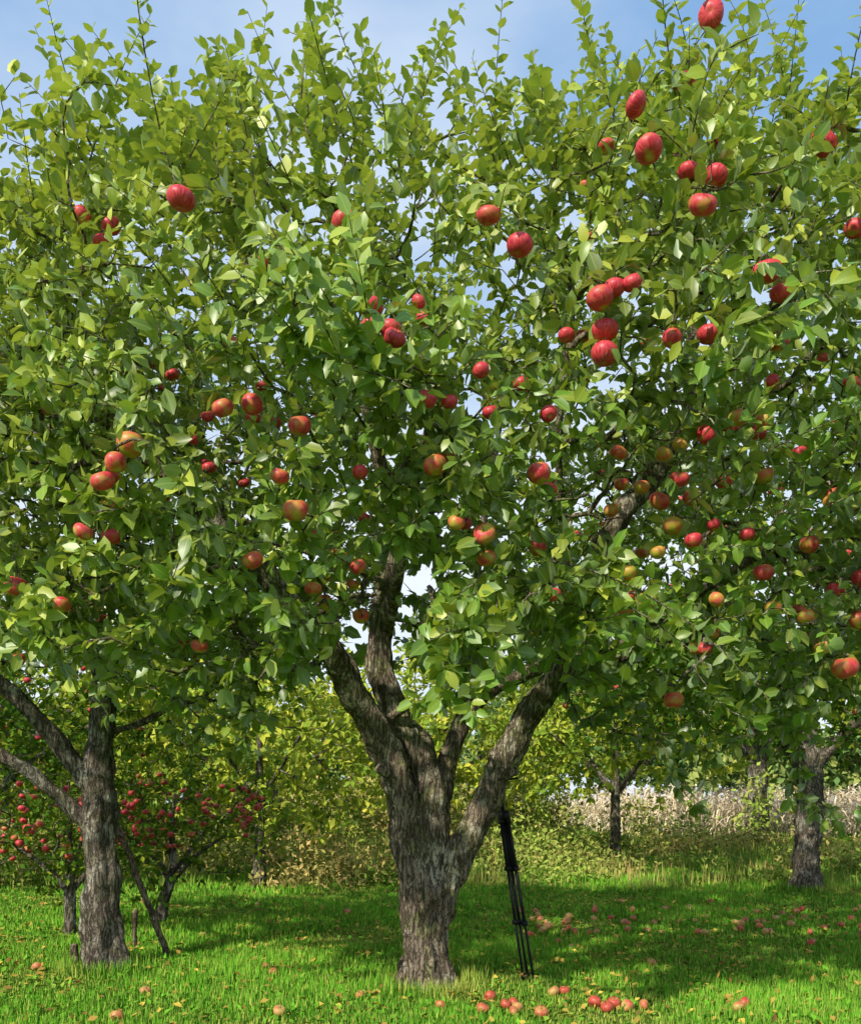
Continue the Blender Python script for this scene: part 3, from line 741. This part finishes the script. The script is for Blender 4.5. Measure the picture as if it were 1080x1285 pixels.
foot = np.array([.655, 5.72, .01]); top = np.array([.50, 5.84, 1.10])
ax_ = norm(top - foot); sd = norm(np.cross(ax_, [0, 1, 0])); fw = np.cross(sd, ax_)
for i in range(3):
    off = [sd * -.034, sd * .034, fw * .04][i]
    offt = [sd * -.022, sd * .022, fw * .025][i]
    f = foot + off + ax_ * (0, .03, .02)[i]; tt = top + offt
    q = lambda u: f + (tt - f) * u
    cyl('leg_%d_lower' % (i + 1), q(.03), q(.36), .0085); cyl('leg_%d_middle' % (i + 1), q(.34), q(.70), .0115); cyl('leg_%d_upper' % (i + 1), q(.68), q(1), .0145)
    cyl('leg_%d_clamp_low' % (i + 1), q(.335), q(.365), .022); cyl('leg_%d_clamp_high' % (i + 1), q(.67), q(.70), .024)
    cyl('leg_%d_foot' % (i + 1), q(-.01), q(.035), .014); cyl('leg_%d_hinge' % (i + 1), q(.97), q(1.01), .022)
cyl('spider', top - ax_ * .01, top + ax_ * .05, .042, 20)
cyl('centre_column', top + ax_ * .04, top + ax_ * .24, .013)
cyl('head', top + ax_ * .22, top + ax_ * .29, .028); cyl('camera_plate', top + ax_ * .29 - sd * .04, top + ax_ * .29 + sd * .04, .016)
cyl('pan_handle', top + ax_ * .26, top + ax_ * .24 - sd * .13 + UP * .02, .008)

# ============================================================ WORLD, SUN, CAMERA
SE, SA = math.radians(38), math.radians(216)   # azimuth measured clockwise from +Y
w = bpy.data.worlds.new('World'); scene.world = w; w.use_nodes = True
g = NT(w.node_tree); w.node_tree.nodes.clear()
sky = g.n('ShaderNodeTexSky', sky_type='NISHITA', sun_disc=False, sun_elevation=SE, sun_rotation=SA, air_density=1.0, dust_density=1.0, ozone_density=1.2)
tc = g.n('ShaderNodeTexCoord')
mp = g.n('ShaderNodeMapping'); mp.inputs['Scale'].default_value = (1, 1, 2.2); g.l(tc.outputs['Generated'], mp.inputs[0])
nz = g.n('ShaderNodeTexNoise', i_Scale=2.2, i_Detail=6.0, i_Roughness=.5); g.l(mp.outputs[0], nz.inputs['Vector'])
sx = g.n('ShaderNodeSeparateXYZ'); g.l(tc.outputs['Generated'], sx.inputs[0])
base = g.mix(.7, sky.outputs[0], (2.1, 3.9, 6.6))
f = g.math('ADD', g.mr(nz.outputs[0], .42, .72, .0, .7), g.mr(sx.outputs[2], .25, .62, .75, 0), clamp=True)
f = g.math('MULTIPLY', f, .92)
bg = g.n('ShaderNodeBackground', i_Strength=.145)
g.l(g.mix(f, base, (6.6, 7.1, 7.7)), bg.inputs[0])
o = g.n('ShaderNodeOutputWorld'); g.l(bg.outputs[0], o.inputs[0])

sl = bpy.data.lights.new('sun', 'SUN'); sl.energy = 5.0; sl.angle = math.radians(1.2); sl.color = (1, .93, .80)
so = link(bpy.data.objects.new('sun', sl))
d = Vector((math.sin(SA) * math.cos(SE), math.cos(SA) * math.cos(SE), math.sin(SE)))
so.rotation_euler = (-d).to_track_quat('-Z', 'Y').to_euler(); so.location = d * 30

cam = bpy.data.cameras.new('camera'); co = link(bpy.data.objects.new('camera', cam))
cam.sensor_fit = 'HORIZONTAL'; cam.sensor_width = 36; cam.lens = 36; cam.shift_y = .339; cam.clip_end = 1000
co.location = (0, 0, 1.2); co.rotation_euler = (math.radians(90), 0, 0)
scene.camera = co
scene.view_settings.view_transform = 'Standard'; scene.view_settings.look = 'None'; scene.view_settings.exposure = 0
